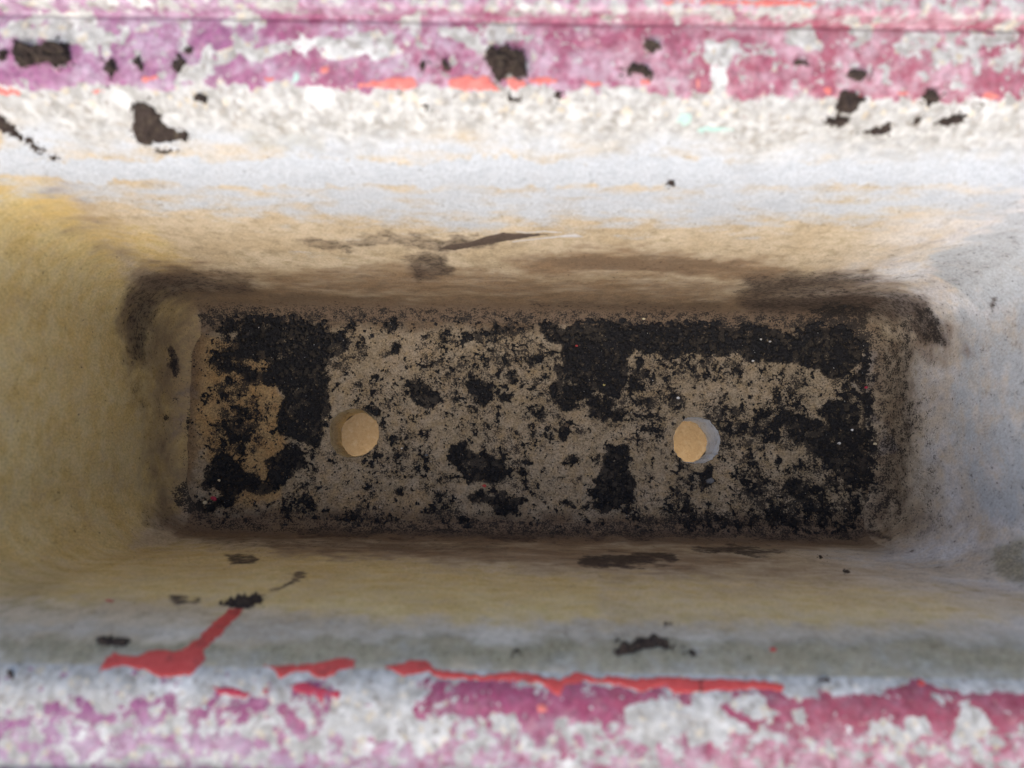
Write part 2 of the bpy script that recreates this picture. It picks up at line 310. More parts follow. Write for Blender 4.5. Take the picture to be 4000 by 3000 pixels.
# ------------------------------------------------------------------ materials
class NT:
    def __init__(s, name):
        s.m = bpy.data.materials.new(name); s.m.use_nodes = True; s.t = s.m.node_tree; s.t.nodes.clear()
        s.out = s.t.nodes.new('ShaderNodeOutputMaterial'); s.b = s.t.nodes.new('ShaderNodeBsdfPrincipled')
        s.t.links.new(s.b.outputs[0], s.out.inputs[0])
        tc = s.t.nodes.new('ShaderNodeTexCoord')
        s.cm = s.node('ShaderNodeVectorMath', [tc.outputs['Object']], operation='SCALE').outputs[0]
        s.cm.node.inputs['Scale'].default_value = 100.0
    def node(s, typ, ins=(), **kw):
        n = s.t.nodes.new(typ)
        for k, v in kw.items(): setattr(n, k, v)
        for i, v in enumerate(ins): s.put(n.inputs[i], v)
        return n
    def put(s, inp, v):
        if v is None: return
        if hasattr(v, 'is_output'): s.t.links.new(v, inp)
        else: inp.default_value = v
    def math(s, op, a, b=None, clamp=False):
        return s.node('ShaderNodeMath', [a, b], operation=op, use_clamp=clamp).outputs[0]
    def noise(s, scale, detail=3, rough=.55, vec=None, off=0, dist=0):
        v = vec or s.cm
        if off: v = s.node('ShaderNodeVectorMath', [v, (off, off * 1.7, off * .6)], operation='ADD').outputs[0]
        n = s.node('ShaderNodeTexNoise'); s.put(n.inputs['Vector'], v); n.inputs['Scale'].default_value = scale
        n.inputs['Detail'].default_value = detail; n.inputs['Roughness'].default_value = rough; n.inputs['Distortion'].default_value = dist
        return n.outputs['Fac']
    def stretch(s, v3): return s.node('ShaderNodeVectorMath', [s.cm, v3], operation='MULTIPLY').outputs[0]
    def ss(s, x, a, b):
        n = s.node('ShaderNodeMapRange', interpolation_type='SMOOTHSTEP'); s.put(n.inputs['Value'], x)
        n.inputs['From Min'].default_value = a; n.inputs['From Max'].default_value = b
        return n.outputs['Result']
    def attr(s, name):
        n = s.t.nodes.new('ShaderNodeAttribute'); n.attribute_name = name; return n.outputs['Fac']
    def mix(s, f, a, b):
        n = s.node('ShaderNodeMix', data_type='RGBA'); s.put(n.inputs['Factor'], f)
        s.put(n.inputs[6], a if hasattr(a, 'is_output') else (*a, 1)); s.put(n.inputs[7], b if hasattr(b, 'is_output') else (*b, 1)); return n.outputs[2]
    def mul(s, c, f):   # colour times scalar
        return s.node('ShaderNodeVectorMath', [c, None], operation='SCALE').outputs[0] if False else s._mul(c, f)
    def _mul(s, c, f):
        n = s.node('ShaderNodeVectorMath', [c], operation='SCALE'); s.put(n.inputs['Scale'], f); return n.outputs[0]
    def bump(s, h, strength, dist, base=None):
        n = s.t.nodes.new('ShaderNodeBump'); n.inputs['Strength'].default_value = strength; n.inputs['Distance'].default_value = dist
        s.put(n.inputs['Height'], h); s.put(n.inputs['Normal'], base); return n.outputs[0]
    def thr(s, field, noise, amount, at, wdt):
        """field + (noise - .5) * amount, cut at `at`"""
        v = s.math('ADD', field, s.math('MULTIPLY', s.math('SUBTRACT', noise, .5), amount))
        return s.ss(v, at - wdt, at + wdt)

def concrete_material(kind):
    """kind: wall, floor or rim; the same cement with what has settled on it there"""
    n = NT('weathered_cement_' + kind)
    nb, nm, nf = n.noise(.4, 3), n.noise(1.5, 4, .62, off=3), n.noise(8, 3, .65, off=7)
    h = nf
    if kind != 'rim':
        streak = n.noise(1.1, 4, .62, vec=n.stretch((.4, .6, 1.0)), off=5)
        sf = n.math('ADD', n.math('MULTIPLY', streak, .78), n.math('MULTIPLY', nf, .22))
        # bare cement: grey-tan, cloudy
        c = n.mix(n.ss(nb, .32, .68), (.45, .36, .235), (.54, .455, .33))
        c = n.mix(n.math('MULTIPLY', n.ss(nm, .42, .70), .6), c, (.33, .275, .18))
        if kind == 'wall': c = n.mix(n.math('MULTIPLY', n.attr('pale'), n.ss(nm, .1, .6)), c, n.mix(n.ss(nb, .35, .65), (.64, .635, .65), (.72, .755, .81)))  # right wall: blue skylight put into the cement colour
        # ochre water staining
        o = n.thr(n.attr('ochre'), n.math('ADD', n.math('MULTIPLY', nm, .6), n.math('MULTIPLY', nb, .4)), 2.0, .55, .5)
        c = n.mix(n.math('MULTIPLY', o, .75), c, n.mix(n.ss(streak, .35, .65), (.60, .425, .125), (.66, .53, .23)) if kind == 'wall' else n.mix(n.ss(nm, .35, .65), (.50, .27, .075), (.56, .36, .14)))
        # lime bloom; on the right wall also blue skylight put into the colour
        wv = n.thr(n.attr('white'), sf, 2.1, .60, .30)
        c = n.mix(n.math('MULTIPLY', wv, .90), c, n.mix(n.ss(nm, .35, .7), (.41, .455, .50), (.50, .545, .59)))
        # brown damp stain
        br = n.thr(n.attr('brown'), sf, 1.9, .55, .45)
        c = n.mix(n.math('MULTIPLY', br, .80), c, n.mix(n.ss(nm, .35, .65), (.125, .075, .042), (.25, .155, .085)))
        if kind == 'wall':
            # green-grey algae
            gr = n.thr(n.attr('green'), n.math('ADD', n.math('MULTIPLY', nm, .5), n.math('MULTIPLY', nf, .5)), 1.8, .55, .42)
            c = n.mix(n.math('MULTIPLY', gr, .72), c, n.mix(n.ss(nf, .35, .7), (.15, .14, .085), (.29, .28, .185)))
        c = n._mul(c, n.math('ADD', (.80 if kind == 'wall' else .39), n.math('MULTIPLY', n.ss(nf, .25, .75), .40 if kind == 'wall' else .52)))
        # dirt film: a soft veil and specks in the pores
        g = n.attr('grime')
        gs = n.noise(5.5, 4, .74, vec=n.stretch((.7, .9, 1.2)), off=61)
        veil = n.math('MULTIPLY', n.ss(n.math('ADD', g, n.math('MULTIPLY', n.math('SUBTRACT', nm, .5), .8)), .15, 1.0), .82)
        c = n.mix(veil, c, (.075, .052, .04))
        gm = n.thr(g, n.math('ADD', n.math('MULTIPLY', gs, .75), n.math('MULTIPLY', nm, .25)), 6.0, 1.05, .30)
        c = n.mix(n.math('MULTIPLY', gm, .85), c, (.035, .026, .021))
    else:
        nr = n.noise(2.2, 4, .62, off=44)
        c = n.mix(n.ss(nr, .34, .66), (.31, .305, .28), (.47, .47, .45))
        c = n.mix(n.ss(nf, .60, .75), c, (.26, .24, .20))
        c = n.mix(n.ss(nb, .60, .68), c, (.56, .56, .535))
    if kind == 'wall':
        rim = n.attr('rim')
        nr = n.noise(2.2, 4, .62, off=44)
        rc = n.mix(n.ss(nr, .34, .66), (.31, .305, .28), (.47, .47, .45)); rc = n.mix(n.ss(nf, .60, .75), rc, (.26, .24, .20)); rc = n.mix(n.ss(nb, .60, .68), rc, (.56, .56, .535))
        vo = n.node('ShaderNodeTexVoronoi', feature='F1'); n.put(vo.inputs['Vector'], n.cm); vo.inputs['Scale'].default_value = 5.0
        vc = n.node('ShaderNodeSeparateColor', [vo.outputs['Color']])
        rc = n._mul(rc, n.math('ADD', .80, n.math('MULTIPLY', vc.outputs[0], .34)))
        rc = n.mix(n.math('MULTIPLY', n.ss(vc.outputs[1], .90, .93), .4), rc, (.22, .19, .15))
        c = n.mix(rim, c, rc)
    if kind == 'rim':
        vo = n.node('ShaderNodeTexVoronoi', feature='F1'); n.put(vo.inputs['Vector'], n.cm); vo.inputs['Scale'].default_value = 5.0
        vc = n.node('ShaderNodeSeparateColor', [vo.outputs['Color']]); gk = vc.outputs[0]
        grit = n.math('ADD', .80, n.math('MULTIPLY', gk, .34))
        c = n._mul(c, grit)
        c = n.mix(n.math('MULTIPLY', n.ss(vc.outputs[1], .90, .93), .5), c, (.18, .155, .13))
        c = n.mix(n.math('MULTIPLY', n.ss(vc.outputs[2], .90, .93), .4), c, (.58, .48, .32))
    # small isolated dark specks
    if kind == 'wall':
        sp = n.node('ShaderNodeTexVoronoi', feature='F1'); n.put(sp.inputs['Vector'], n.cm); sp.inputs['Scale'].default_value = 1.9
        cr = n.node('ShaderNodeSeparateColor', [sp.outputs['Color']])
        rad = n.math('MULTIPLY', cr.outputs[1], .11)
        spd = n.math('MULTIPLY', n.ss(n.math('SUBTRACT', rad, n.math('ADD', sp.outputs['Distance'], n.math('MULTIPLY', n.math('SUBTRACT', nf, .5), .2))), -.01, .02), n.ss(cr.outputs[0], .55, .57))
        c = n.mix(n.math('MULTIPLY', spd, .8), c, (.05, .035, .028))
    pm = None
    if kind != 'rim':
        # soil smeared into the pores
        s = n.attr('soil')
        f1 = n.noise(9.5, 4, .78, off=71)
        sn = n.math('ADD', n.math('MULTIPLY', f1, .62), n.math('MULTIPLY', n.noise(1.9, 3, .6, off=73), .38))
        if kind == 'floor':
            c = n.mix(n.math('MULTIPLY', n.thr(s, sn, 3.2, .42, .40), .32), c, (.13, .09, .058))
        sm = n.thr(s, sn, 3.6, .66, .07)
        c = n.mix(n.math('MULTIPLY', sm, .92), c, n.mix(n.ss(nf, .3, .7), (.011, .010, .010), (.030, .026, .023)))
    else:
        # flaking paint
        p = n.attr('paint')
        pn = n.math('ADD', n.math('MULTIPLY', n.noise(1.7, 4, .60, off=81), .78), n.math('MULTIPLY', nf, .22))
        pn = n.math('ADD', pn, n.math('MULTIPLY', n.math('SUBTRACT', gk, .5), .07))
        pm = n.thr(p, pn, 3.0, .60, .08)
        x = n.node('ShaderNodeSeparateXYZ', [n.cm]).outputs[0]
        xv = n.math('ADD', x, n.math('MULTIPLY', n.math('SUBTRACT', nb, .5), 18))
        pc = n.mix(n.ss(xv, -16, 0), (.215, .058, .155), (.225, .030, .085))
        pc = n.mix(n.ss(xv, 0, 12), pc, (.225, .032, .062))
        pc = n.mix(n.math('MULTIPLY', n.ss(n.noise(2.6, 4, .66, off=95), .40, .72), .32), pc, (.36, .22, .28))    # chalked, rubbed thin
        pc = n.mix(n.math('MULTIPLY', n.ss(nr, .58, .70), .35), pc, (.42, .18, .18))
        pc = n.mix(n.math('MULTIPLY', n.attr('chalk'), n.ss(nr, .25, .62)), pc, n.mix(n.ss(xv, -8, 12), (.38, .29, .36), (.44, .29, .33)))
        pc = n._mul(pc, n.math('ADD', .80, n.math('MULTIPLY', vc.outputs[1], .40)))
        c = n.mix(n.math('MULTIPLY', pm, .95), c, pc)
        fl = n.math('MULTIPLY', n.ss(n.noise(3.0, 2, .5, off=99), .68, .72), .8)
        c = n.mix(n.math('MULTIPLY', fl, n.ss(p, .2, .6)), c, (.46, .45, .43))
        h = n.math('ADD', nf, n.math('MULTIPLY', nr, 1.6))
    n.put(n.b.inputs['Base Color'], c)
    n.b.inputs['Roughness'].default_value = .82 if kind != 'rim' else .72
    n.put(n.b.inputs['Normal'], n.bump(h, .42, .0009))
    n.b.inputs['Specular IOR Level'].default_value = .3
    return n.m

def simple(name, c1, c2, scale=5, rough=.8, bump=.5, bd=.0006, spec=.3, extra=None):
    n = NT(name); a = n.noise(scale, 5, .65); b = n.noise(scale * 4, 3, .6, off=9)
    c = n.mix(n.ss(a, .3, .7), c1, c2)
    if extra: c = n.mix(n.ss(n.noise(scale * .5, 4, .6, off=17), .5, .7), c, extra)
    n.put(n.b.inputs['Base Color'], c); n.b.inputs['Roughness'].default_value = rough; n.b.inputs['Specular IOR Level'].default_value = spec
    n.put(n.b.inputs['Normal'], n.bump(n.math('ADD', a, n.math('MULTIPLY', b, .5)), bump, bd)); return n.m

def crumb_material():
    n = NT('soil_crumbs'); g = n.t.nodes.new('ShaderNodeNewGeometry'); r = g.outputs['Random Per Island']
    c = n.mix(n.ss(r, .2, .95), (.010, .009, .010), (.042, .034, .028)); c = n.mix(n.ss(r, .93, .94), c, (.11, .08, .052))
    n.put(n.b.inputs['Base Color'], c); n.b.inputs['Roughness'].default_value = .8; return n.m

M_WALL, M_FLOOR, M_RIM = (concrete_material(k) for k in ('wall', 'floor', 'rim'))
M_SOIL = simple('damp_soil', (.011, .011, .013), (.034, .033, .035), 9, .85, 1.0, .0012)
M_CLOD = simple('dried_soil', (.020, .014, .012), (.060, .042, .033), 7, .9, 1.0, .0009, extra=(.075, .058, .04))
M_CRUMB = crumb_material()
M_GROUND = simple('sandy_ground', (.34, .22, .10), (.40, .275, .135), 4, .9, .5, .001, extra=(.43, .31, .17))
M_UNDER = simple('plain_cement', (.40, .35, .28), (.52, .47, .40), 3)
M_RED = simple('red_paint', (.46, .045, .040), (.55, .075, .065), 4, .5, .8, .0006, .4, extra=(.33, .045, .040))
M_CRIM = simple('crimson_paint', (.34, .028, .055), (.40, .05, .075), 3, .55, .4, .0004)
M_SALM = simple('coral_paint', (.48, .11, .095), (.53, .19, .16), 3, .6, .4, .0004)
M_TEAL = simple('turquoise_paint', (.26, .44, .39), (.42, .52, .47), 6, .7, .4, .0004)
M_LIN1 = simple('drilled_cement_warm_light', (.52, .42, .23), (.62, .52, .33), 5, .85, .9, .0012, extra=(.36, .28, .16))  # left hole: yellowish light on its side put into the colour
M_LIN2 = simple('drilled_cement_sky_light', (.64, .69, .75), (.74, .78, .82), 5, .85, .7, .001, extra=(.50, .50, .49))  # right hole: blue skylight on its side put into the colour
M_PEARL = simple('perlite', (.55, .54, .50), (.72, .71, .68), 20, .7, .4, .0003)
M_FILM = simple('pale_cement_skin', (.42, .41, .40), (.56, .56, .57), 8, .35, .3, .0003, .5)
M_GOUGE = simple('dark_gouge', (.060, .045, .036), (.11, .08, .06), 6, .85, .6, .0006)

# ------------------------------------------------------------------ masks per vertex
def masks(V, is_floor):
    px, py = proj(V)
    c = V * 100
    sc = F_PX / np.maximum(CAM[2] - V[:, 2], .05) / 100      # px per cm
    a1 = fbm(c, 1.1, 4, 101) - .5; a2 = fbm(c, 1.1, 4, 202) - .5
    b1 = fbm(c, 5.0, 3, 303) - .5; b2 = fbm(c, 5.0, 3, 404) - .5
    wx = px + sc * (.85 * a1 + .28 * b1); wy = py + sc * (.85 * a2 + .28 * b2)
    M = {k: np.zeros(len(V)) for k in ('soil', 'grime', 'brown', 'ochre', 'white', 'green', 'paint', 'rim', 'chalk', 'pale')}
    vis = V[:, 2] > -.005
    def put(key, poly, amt, feather):
        pts = np.array(poly); x0, y0 = pts.min(0) - feather - 60; x1, y1 = pts.max(0) + feather + 60
        m = np.where(vis & (px > x0) & (px < x1) & (py > y0) & (py < y1))[0]
        if not len(m): return
        sd = poly_sd(wx[m], wy[m], poly)
        v = amt * sstep(-feather, feather * .6, sd)
        M[key][m] = np.maximum(M[key][m], v) if amt > 0 else M[key][m] * (1 - (-amt) * sstep(-feather, feather, sd))
    for poly, amt in SOIL:
        if 0 < amt < .5: put('soil', poly, amt, 70)
        elif amt < 0: put('soil', poly, amt, 22)
        else:
            put('soil', poly, amt, 26 if amt >= .9 else 30)
            if amt >= .9 and is_floor: put('soil', poly, .50, 85)
    for poly, amt, f in GRIME: put('grime', poly, amt, f)
    for poly, amt, f in BROWN: put('brown', poly, amt, f)
    for poly, amt, f in OCHRE: put('ochre', poly, amt, f)
    for poly, amt, f in WHITE: put('white', poly, amt, f)
    for poly, amt, f in GREEN: put('green', poly, amt, f)
    if not is_floor: M['soil'] *= .74
    if is_floor:
        M['ochre'] = np.maximum(M['ochre'], .34)
        M['soil'] = np.maximum(np.minimum(M['soil'] * 1.1, .98),   .30 + .28 * sstep(.36, .62, fbm(c, .45, 3, 808)) + .10 * sstep(.02, .16, V[:, 0]) + .14 * (1 - sstep(-.068, -.04, V[:, 1])))
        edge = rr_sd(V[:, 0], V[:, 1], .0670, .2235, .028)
        M['soil'] *= 1 - .75 * (1 - sstep(-.205, -.190, V[:, 0] + .030 * (fbm(c, .8, 4, 828, .6) - .5)))
        M['brown'] = np.maximum(M['brown'], .75 * sstep(-.016, -.002, edge + .012 * (fbm(c, .6, 3, 818) - .5)))
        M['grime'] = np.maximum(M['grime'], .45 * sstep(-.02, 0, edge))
    else:
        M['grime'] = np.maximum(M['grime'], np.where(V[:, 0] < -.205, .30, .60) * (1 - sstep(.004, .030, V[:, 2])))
        M['soil'] = np.maximum(M['soil'], .26 * (1 - sstep(.001, .008, V[:, 2])))
        far = V[:, 1] > 0
        longw = (np.abs(V[:, 1]) > .058) & (np.abs(V[:, 0] - CX) < .215)
        tide = 1 - sstep(.006, np.where(V[:, 1] > .05, .085, .05), V[:, 2] + .05 * (fbm(c, .3, 4, 909, .6) - .5))
        M['brown'] = np.maximum(M['brown'], np.where(longw, 1.1, np.where(V[:, 0] < 0, .72, .5)) * tide)
        M['soil'] = np.maximum(M['soil'], np.where(longw | (V[:, 0] > .1), .62, .3) * (1 - sstep(.003, .012, V[:, 2])))
        M['grime'] = np.maximum(M['grime'], .20 + .16 * sstep(.17, .225, V[:, 0]) * (np.abs(V[:, 1]) < .09))
        wob = 1.3 * (fbm(c, .55, 4, 505) - .5) + .8 * (fbm(c, 2.4, 3, 515) - .5)
        # flared lip: bleached cement, then flaking paint from the lip outwards
        wd = np.maximum(np.abs(V[:, 1]) * 100, np.abs(V[:, 0] - CX) * 100 - 17.65)
        M['pale'] = sstep(.15, .225, V[:, 0]) * (.45 + .5 * sstep(.35, .65, fbm(c, .5, 4, 717, .6))) * sstep(.012, .06, V[:, 2]) * (1 - .5 * sstep(.07, .10, -V[:, 1]))  # right end wall lightened: skylight on it painted into the colour
        M['rim'] = np.where(far, sstep(8.9, 9.7, wd + .6 * wob), .75 * sstep(9.2, 10.4, wd + wob))
        nb_ = ~far & (px > -200) & (px < 4200); kb = np.zeros(len(V)); kb[nb_] = sstep(-40, 20, poly_sd(wx[nb_], wy[nb_], FULL('-60,1345 300,1348 900,1350 1500,1356 2260,1358 2260,1392 1500,1386 900,1378 300,1372 -60,1372')))
        M['rim'] = np.maximum(M['rim'], .45 * kb)
        M['grime'] *= 1 - M['rim']
        M['chalk'] = np.where(far, np.maximum(sstep(13.08, 13.18, wd) * .9, .15 + .75 * sstep(.40, .64, fbm(c, .9, 4, 616, .6))), sstep(11.0, 12.2, wd + wob) * .85)
        # far side: paint reaches the lip all along; near side: bare band first
        pf = sstep(10.25, 10.65, wd + .55 * wob) * .80
        pn = sstep(9.85, 10.35, wd + .5 * wob) * .56 + .10 * sstep(11.6, 12.6, wd)
        M['paint'] = np.where(far, pf, pn)
        M['paint'] = np.where(far, M['paint'] + .22 * sstep(12.2, 12.9, wd) - .42 * sstep(13.08, 13.18, wd), M['paint'] - .1 * sstep(12.6, 12.9, wd))
        for poly, amt, f in PAINT:
            pts = np.array(poly); m = np.where((V[:, 2] > .2) & (px > pts[:, 0].min() - 80) & (px < pts[:, 0].max() + 80) & (py > pts[:, 1].min() - 80) & (py < pts[:, 1].max() + 80))[0]
            k = sstep(-f, f * .6, poly_sd(wx[m], wy[m], poly))
            M['paint'][m] = M['paint'][m] * (1 - k) + amt * k
        M['paint'] = np.where(V[:, 2] > .225, M['paint'], 0)
    return M

PAINT = [  # (polygon, paint cover there, feather)
 # far rim
 (FULL('30,40 110,35 200,30 225,80 215,120 170,90 60,80 0,75'), .25, 16), (FULL('225,70 265,60 270,95 245,120 230,110'), .2, 14), (FULL('470,40 560,28 560,50 500,65'), .25, 14),
 (FULL('460,110 560,95 660,95 800,110 760,135 640,120 470,130'), .2, 14), (FULL('400,130 450,100 460,160 420,200 380,180'), .2, 16), (FULL('870,40 900,38 905,80 870,75'), .1, 8), (FULL('660,90 820,70 850,110 830,130 700,130'), .3, 16),
 (FULL('950,60 1120,50 1140,90 1060,110 980,100'), .35, 16), (FULL('1520,90 1590,85 1570,150 1565,210 1530,210 1535,150'), .12, 12), (FULL('1700,70 1760,65 1770,100 1720,110'), .2, 14), (FULL('1830,50 1880,50 1870,85 1840,80'), .15, 12),
 (FULL('1130,120 1400,100 1500,140 1500,190 1200,165 1140,150'), .92, 16), (FULL('480,140 720,135 740,165 520,175'), .92, 14), (FULL('0,140 300,140 300,175 100,190 0,185'), .9, 16), (FULL('240,60 420,40 430,140 260,130'), .75, 20), (FULL('1600,150 1900,150 2212,165 2212,205 1900,200 1620,190'), .85, 16),
 (FULL('1900,70 2212,60 2212,140 1950,130'), .5, 24),
 # near rim
 (Z(*E_, '480,1240 560,1210 700,1180 800,1140 860,1170 930,1130 1100,1120 1300,1150 1400,1240 1450,1150 1560,1130 1780,1150 1900,1200 1960,1160 1970,1240 1880,1280 1800,1300 1780,1370 1560,1360 1420,1330 1350,1400 1200,1400 1100,1340 900,1330 760,1350 640,1370 480,1360'), .95, 12),
 (Z(*G_, '560,1180 690,1190 780,1240 900,1200 960,1160 1060,1190 1250,1200 1460,1190 1520,1140 1680,1140 1850,1190 2000,1200 2240,1190 2240,1560 1950,1420 1700,1500 1300,1380 900,1400 700,1380'), .9, 14),
 (Z(*G_, '450,1400 800,1380 1200,1420 1300,1560 900,1640 500,1560'), .7, 26), (Z(*G_, '0,1420 150,1430 300,1560 200,1659 0,1659'), .8, 20),
 (Z(*G_, '420,1290 560,1230 620,1290 680,1330 600,1370 500,1360 430,1330'), .05, 10), (Z(*G_, '0,1310 130,1260 280,1310 380,1360 500,1450 420,1480 300,1460 280,1530 200,1530 140,1440 0,1430'), .05, 10), (Z(*G_, '780,1300 850,1250 880,1330 840,1400'), .05, 8),
 (Z(*G_, '1250,1450 1330,1380 1500,1420 1520,1330 1620,1310 1700,1440 1600,1470 1450,1480'), .1, 12), (Z(*G_, '1800,1350 1900,1310 2000,1420 1900,1500 1800,1480'), .15, 14),
 (Z(*E_, '1800,1300 1870,1270 1960,1250 2080,1230 2080,1310 2212,1270 2212,1420 2050,1480 1950,1500 1820,1450'), .05, 12), (Z(*E_, '0,1100 280,1060 520,1150 470,1250 480,1350 760,1350 740,1500 560,1560 300,1480 0,1480'), .08, 14), (Z(*E_, '1000,1330 1100,1290 1120,1360 1060,1450 1000,1420'), .1, 10),
 (Z(*E_, '290,1500 420,1520 700,1600 900,1620 900,1659 250,1659'), .75, 24), (Z(*E_, '1300,1420 1420,1440 1700,1470 2000,1500 2212,1430 2212,1600 1700,1659 1300,1640'), .6, 26),
 (Z(*D_, '1310,1250 1330,1160 1440,1160 1500,1160 1580,1200 1560,1270 1620,1320 1540,1360 1340,1340'), .85, 12), (Z(*D_, '320,1310 400,1300 460,1340 560,1300 680,1320 660,1350 520,1350 420,1390 360,1380'), .85, 12), (Z(*D_, '750,1300 830,1310 940,1400 940,1440 850,1400 760,1340'), .8, 12), (Z(*D_, '1750,1290 1800,1260 1860,1320 1850,1400 1780,1350'), .9, 8),
 (Z(*D_, '-20,1080 600,1080 1300,1120 1600,1130 1700,1250 1300,1220 600,1200 -20,1250'), .26, 30),
 (Z(*D_, '0,1450 800,1450 1500,1480 2212,1480 2212,1659 0,1659'), .62, 40),
]

# ------------------------------------------------------------------ build the trough
trough = bpy.data.objects.new('planter_trough', None); trough.empty_display_size = .05
trough.location = (0, 0, 0); col.objects.link(trough)
tag(trough, 'long cement planter trough with ochre stained walls and flaking purple paint on its rim', 'planter')

NP, CNT = 300, (560, 46, 150)
V, Fq, S, fi, fu, prof = loft(PROF, NP, CNT)
# unevenness along a rough normal (horizontal on the walls, vertical on lip)
dsp = uneven(V)
nz = sstep(.20, .235, V[:, 2]); ctr = np.stack([V[:, 0] - CX, V[:, 1] * 3, np.zeros(len(V))], -1)
ctr /= np.linalg.norm(ctr, axis=1, keepdims=True)
V = V + ctr * (dsp * (1 - nz) * sstep(.0, .02, V[:, 2]))[:, None]
V[:, 2] += dsp * nz * .6
cc = V * 100
lipn = sstep(.222, .232, V[:, 2])
V[:, 2] += lipn * .0004 * (fbm(cc, 2.6, 4, 61) - .5)
MS = masks(V, False)
full_bvh_V, full_bvh_F = V, Fq
zmid = prof[fi, 2]
wdf = prof[fi, 0]
SPLIT = int(np.argmax(prof[:, 0] > .0985))
is_rim = fi >= SPLIT
kk, tt = fu[:, 0].astype(int), fu[:, 1]
side = np.select([(kk == 0) | ((kk == 1) & (tt < .5)) | ((kk == 7) & (tt >= .5)), (kk == 2) | ((kk == 1) & (tt >= .5)) | ((kk == 3) & (tt < .5)),
                  (kk == 4) | ((kk == 3) & (tt >= .5)) | ((kk == 5) & (tt < .5))], [0, 1, 2], 3)
def sub(sel, name, label=None):
    mat = M_RIM if name == 'rim' else M_WALL
    f = Fq[sel]; used = np.unique(f); mp = np.zeros(len(V), int); mp[used] = np.arange(len(used))
    o = mesh_obj(name, V[used], mp[f], mat, trough, True, {k: a[used] for k, a in MS.items()})
    if label: o['label'] = label
    return o
far_wall = sub(~is_rim & (side == 0), 'side_wall', 'brown streaked far side wall with a pale limy band')
left_wall = sub(~is_rim & (side == 1), 'end_wall', 'ochre stained left end wall')
near_wall = sub(~is_rim & (side == 2), 'side_wall', 'tan near side wall with greenish grey upper band')
right_wall = sub(~is_rim & (side == 3), 'end_wall', 'pale right end wall with blue skylight painted into its cement')
far_rim = sub(is_rim & (side == 0), 'rim', 'far rim with flaking purple and magenta paint')
sub(is_rim & (side == 1), 'rim'); near_rim = sub(is_rim & (side == 2), 'rim', 'near rim with patchy magenta paint over bare cement'); sub(is_rim & (side == 3), 'rim')

# outside, underside, added unseen feet
Vo, Fo, *_ = loft(OUT, 60, (120, 14, 40)); mesh_obj('outer_wall', Vo, Fo, M_UNDER, trough)
Vu, Fu = plate(.105, .262, .045, .006, -WALL_T / 100); mesh_obj('underside', Vu, Fu[:, ::-1], M_UNDER, trough, False)
GAP = .12  # unseen feet, height chosen so light reaches the ground under the holes
for sx in (-1, 1):
    for sy in (-1, 1):
        x0, y0 = CX + sx * .20, sy * .065
        b = np.array([(x0 + dx * k, y0 + dy * k, z) for z, k in ((-WALL_T / 100 - GAP, .022), (-WALL_T / 100 - GAP + .004, .026), (-WALL_T / 100 + .001, .030)) for dx, dy in ((-1, -1), (1, -1), (1, 1), (-1, 1))])
        f = [(3, 2, 1, 0), (8, 9, 10, 11)] + [(4 * l + i, 4 * l + (i + 1) % 4, 4 * l + 4 + (i + 1) % 4, 4 * l + 4 + i) for l in (0, 1) for i in range(4)]
        mesh_obj('foot', b, f, M_UNDER, trough, False)

# floor
VF, FF = plate(.0700, .2265, .028, .00085, 0)
fz = .0011 * (fbm(VF * 100, .3, 3, 71) - .5) + .0004 * (fbm(VF * 100, 2.0, 3, 73) - .5)
for hx, hy, hr in HOLES:      # worn, slightly rounded edge of each hole
    d = np.hypot(VF[:, 0] - hx, VF[:, 1] - hy) - hr
    fz -= .0009 * (1 - sstep(0, .0035, d))
VF[:, 2] = fz
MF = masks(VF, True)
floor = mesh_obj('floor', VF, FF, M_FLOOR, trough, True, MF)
floor['label'] = 'flat cement floor smeared with black soil'

# drain holes
for k, (hx, hy, hr) in enumerate(HOLES):
    na, nh = 140, 40; a = np.linspace(0, 2 * np.pi, na, endpoint=False); R = hole_r(k, a)
    Vh = []
    for i in range(nh):
        t = i / (nh - 1); z = -.0002 - t * WALL_T / 100
        rr = R * (1 - .05 * sstep(0, .25, np.full(na, t)) + .03 * sstep(.8, 1, np.full(na, t)))
        q = np.stack([np.cos(a) * 2 + 5 * k, np.sin(a) * 2, np.full(na, t * 3)], -1)
        rr = rr + .0011 * (fbm(q, 2.2, 4, 90 + k) - .5) * (1 if t > .04 else 0)
        Vh.append(np.stack([hx + rr * np.cos(a), hy + rr * np.sin(a), np.full(na, z)], -1))
    Vh = np.concatenate(Vh); idx = np.arange(na * nh).reshape(nh, na); j2 = np.roll(idx, -1, 1)
    Fh = np.stack([idx[:-1], idx[1:], j2[1:], j2[:-1]], -1).reshape(-1, 4)
    z1 = np.zeros(len(Vh))
    at = {n: z1 for n in ('soil', 'brown', 'green', 'paint', 'rim', 'chalk', 'pale')}
    at['grime'] = np.full(len(Vh), .12 + .2 * (1 - k)); at['ochre'] = np.full(len(Vh), .6 if k == 0 else .1); at['white'] = np.full(len(Vh), .15 if k == 0 else .8)
    o = mesh_obj('drain_hole', Vh, Fh, (M_LIN1, M_LIN2)[k], trough)
    o['label'] = ('left drain hole with warm light painted into its cement side', 'right drain hole with blue skylight painted into its cement side')[k]

